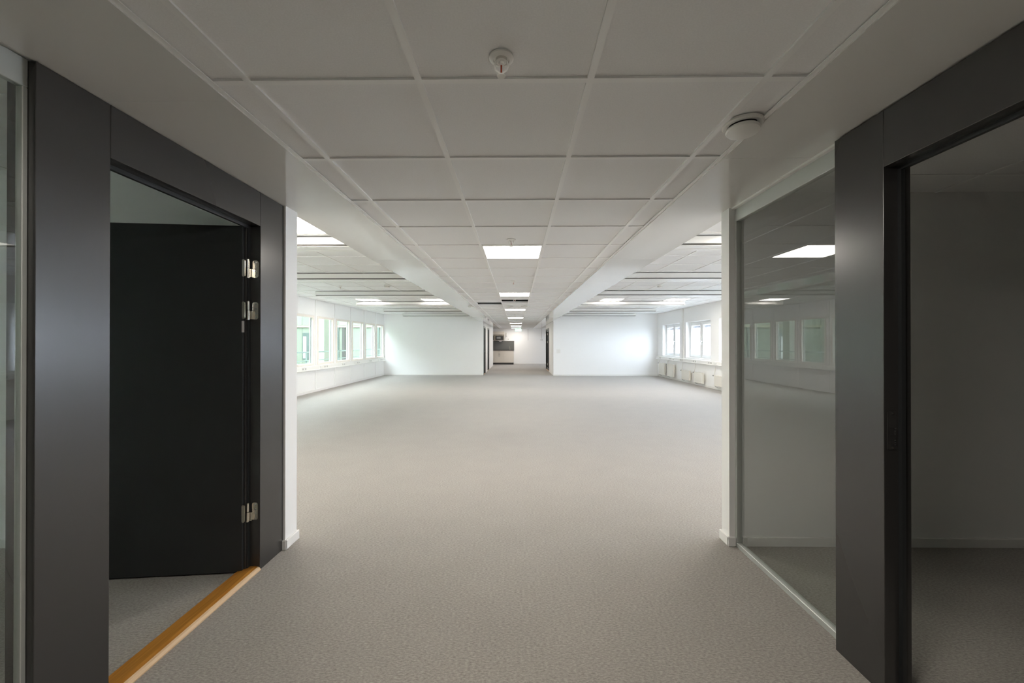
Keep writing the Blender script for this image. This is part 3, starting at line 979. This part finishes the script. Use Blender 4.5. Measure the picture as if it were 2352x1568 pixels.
# ------------------------------------------------------------------ exit sign
ex = empty('exit_sign', (.09, 24.2, 2.05))
tag(ex, 'lit green exit sign with running figure and arrow hung from the ceiling', 'exit sign')
MB().box(-.21, .21, -.02, .02, 0, .17, .004).build('housing', 'plastic', ex)
MB().box(-.195, .195, -.024, -.02, .012, .158).build('lit_face', 'exitgreen', ex)
pic = MB()
# doorway, running figure and arrow
pic.box(.045, .165, -.027, -.024, .025, .145)
pic.build('doorway_symbol', 'exitwhite', ex)
man = MB().cyl((.005, -.028, .128), (.005, -.024, .128), .012, n=14)
for (x0, z0, x1, z1) in ((.0, .112, -.012, .072), (-.012, .072, .012, .050), (.012, .050, -.002, .024), (-.012, .072, -.035, .055), (-.035, .055, -.055, .055), (.0, .108, .026, .09), (.0, .108, -.03, .098), (-.03, .098, -.04, .08)):
    man.cyl((x0, -.026, z0), (x1, -.026, z1), .0065, n=8)
man.build('running_figure', 'exitwhite', ex)
MB().prism([(-.17, .085), (-.13, .12), (-.13, .098), (-.075, .098), (-.075, .072), (-.13, .072), (-.13, .05)], 1, -.027, -.024).build('arrow_symbol', 'exitwhite', ex)
MB().box(-.03, .03, -.015, .015, .17, ZC - 2.05 + .004).build('hanger', 'plastic', ex)

# ------------------------------------------------------------------ outside: atrium
struct(MB().box(-16, XL - .35, -8, 30, -3.6, -3.5).build('ground_atrium', 'ground'), 'grey ground of the atrium court', 'ground')
struct(MB().box(XR + .35, 40, -20, 45, -3.6, -3.5).build('ground_outside', 'ground'), 'grey ground outside the casement windows', 'ground')
struct(MB().box(-7.25, XL - .10, -3, 23.9, -.25, -.02).build('floor_gallery', 'conc'), 'pale gallery walkway outside the atrium windows', 'floor')
aw = MB().box(-15, XL - .10, 24.06, 24.3, -3.5, 8).build('wall_atrium', 'facade')
struct(aw, 'pale green panelled end wall of the atrium', 'wall')
for x0, x1 in ((-15, -12.9), (-12.88, -10.72), (-10.66, -8.30), (-8.24, -5.9)):
    for z0, z1 in ((-3.4, -.3), (-.1, 2.28), (2.42, 5.0), (5.02, 7.9)):
        MB().box(x0 + .01, x1 - .01, 24.03, 24.06, z0 + .01, z1 - .01, .005).build('facade_panel', 'facade', aw)
MB().box(-15, -5.9, 23.95, 24.05, 2.29, 2.41).build('facade_band', 'facband', aw)
for x in (-10.69, -8.27):
    MB().box(x - .04, x + .04, 23.95, 24.05, -.1, 2.29).build('mullion', 'teal', aw)
MB().box(-10.42, -10.26, 23.9, 24.04, .2, 2.29).build('post', 'slot', aw)
dr = MB().box(-12.85, -12.40, 24.0, 24.04, .35, 1.97).build('dark_opening', 'teal', aw)
MB().box(-12.80, -12.62, 23.98, 24.0, .45, 1.75).build('inner_door', 'wall', dr)
struct(MB().box(-15.3, -15.0, -8, 24.3, -3.5, 8).build('wall_atrium_side', 'facade'), 'pale green side wall of the atrium', 'wall')
ar = MB().box(-15.3, -5.6, -8, 24.3, 8.0, 8.03).build('roof_atrium_added', 'rglass')  # roof out of view, added to cut the daylight reaching the court walls
struct(ar, 'unseen tinted glass roof added over the atrium court to dim its daylight', 'roof')
for i in range(14):
    MB().box(-15.3, -5.6, -7.9 + i * 2.45, -7.8 + i * 2.45, 7.85, 8.0).build('rafter', 'teal', ar)
struct(MB().box(XL - .23, XL - .10, -8, 26, 2.6, 8.0).box(XL - .23, XL - .10, -8, 26, -3.5, -.25).box(XL - .35, -15, -8.1, -8, -3.5, 8.0).build('wall_atrium_office', 'facade'), 'pale green office facade rising above the atrium windows', 'wall')
tag(MB().box(-7.9, -7.5, 15.6, 16.0, -3.5, 7.99, .02).build('column', 'conc'), 'pale square column standing in the atrium', 'column')
rl = empty('gallery_railing', (-7.05, 10, -.02))
tag(rl, 'grey steel railing along the gallery outside the windows', 'railing')
MB().cyl((0, -12, 1.07), (0, 13.6, 1.07), .024, n=10).build('handrail', 'rail', rl, True)
MB().cyl((0, -12, .78), (0, 13.6, .78), .018, n=10).build('mid_rail', 'rail', rl, True)
MB().cyl((0, -12, .45), (0, 13.6, .45), .018, n=10).build('mid_rail', 'rail', rl, True)
pm = MB().box(-.02, .02, -.02, .02, 0, 1.06).mesh('post', 'rail')
for i in range(11):
    link('post', pm, rl, (0, -11 + 2.4 * i, 0))

# neighbour's brick wing outside the casement windows
struct(MB().box(9.6, 30, 27, 28, -3.5, 9).build('wall_brick_wing', 'brick'), 'white brick wing of the neighbouring building', 'wall')
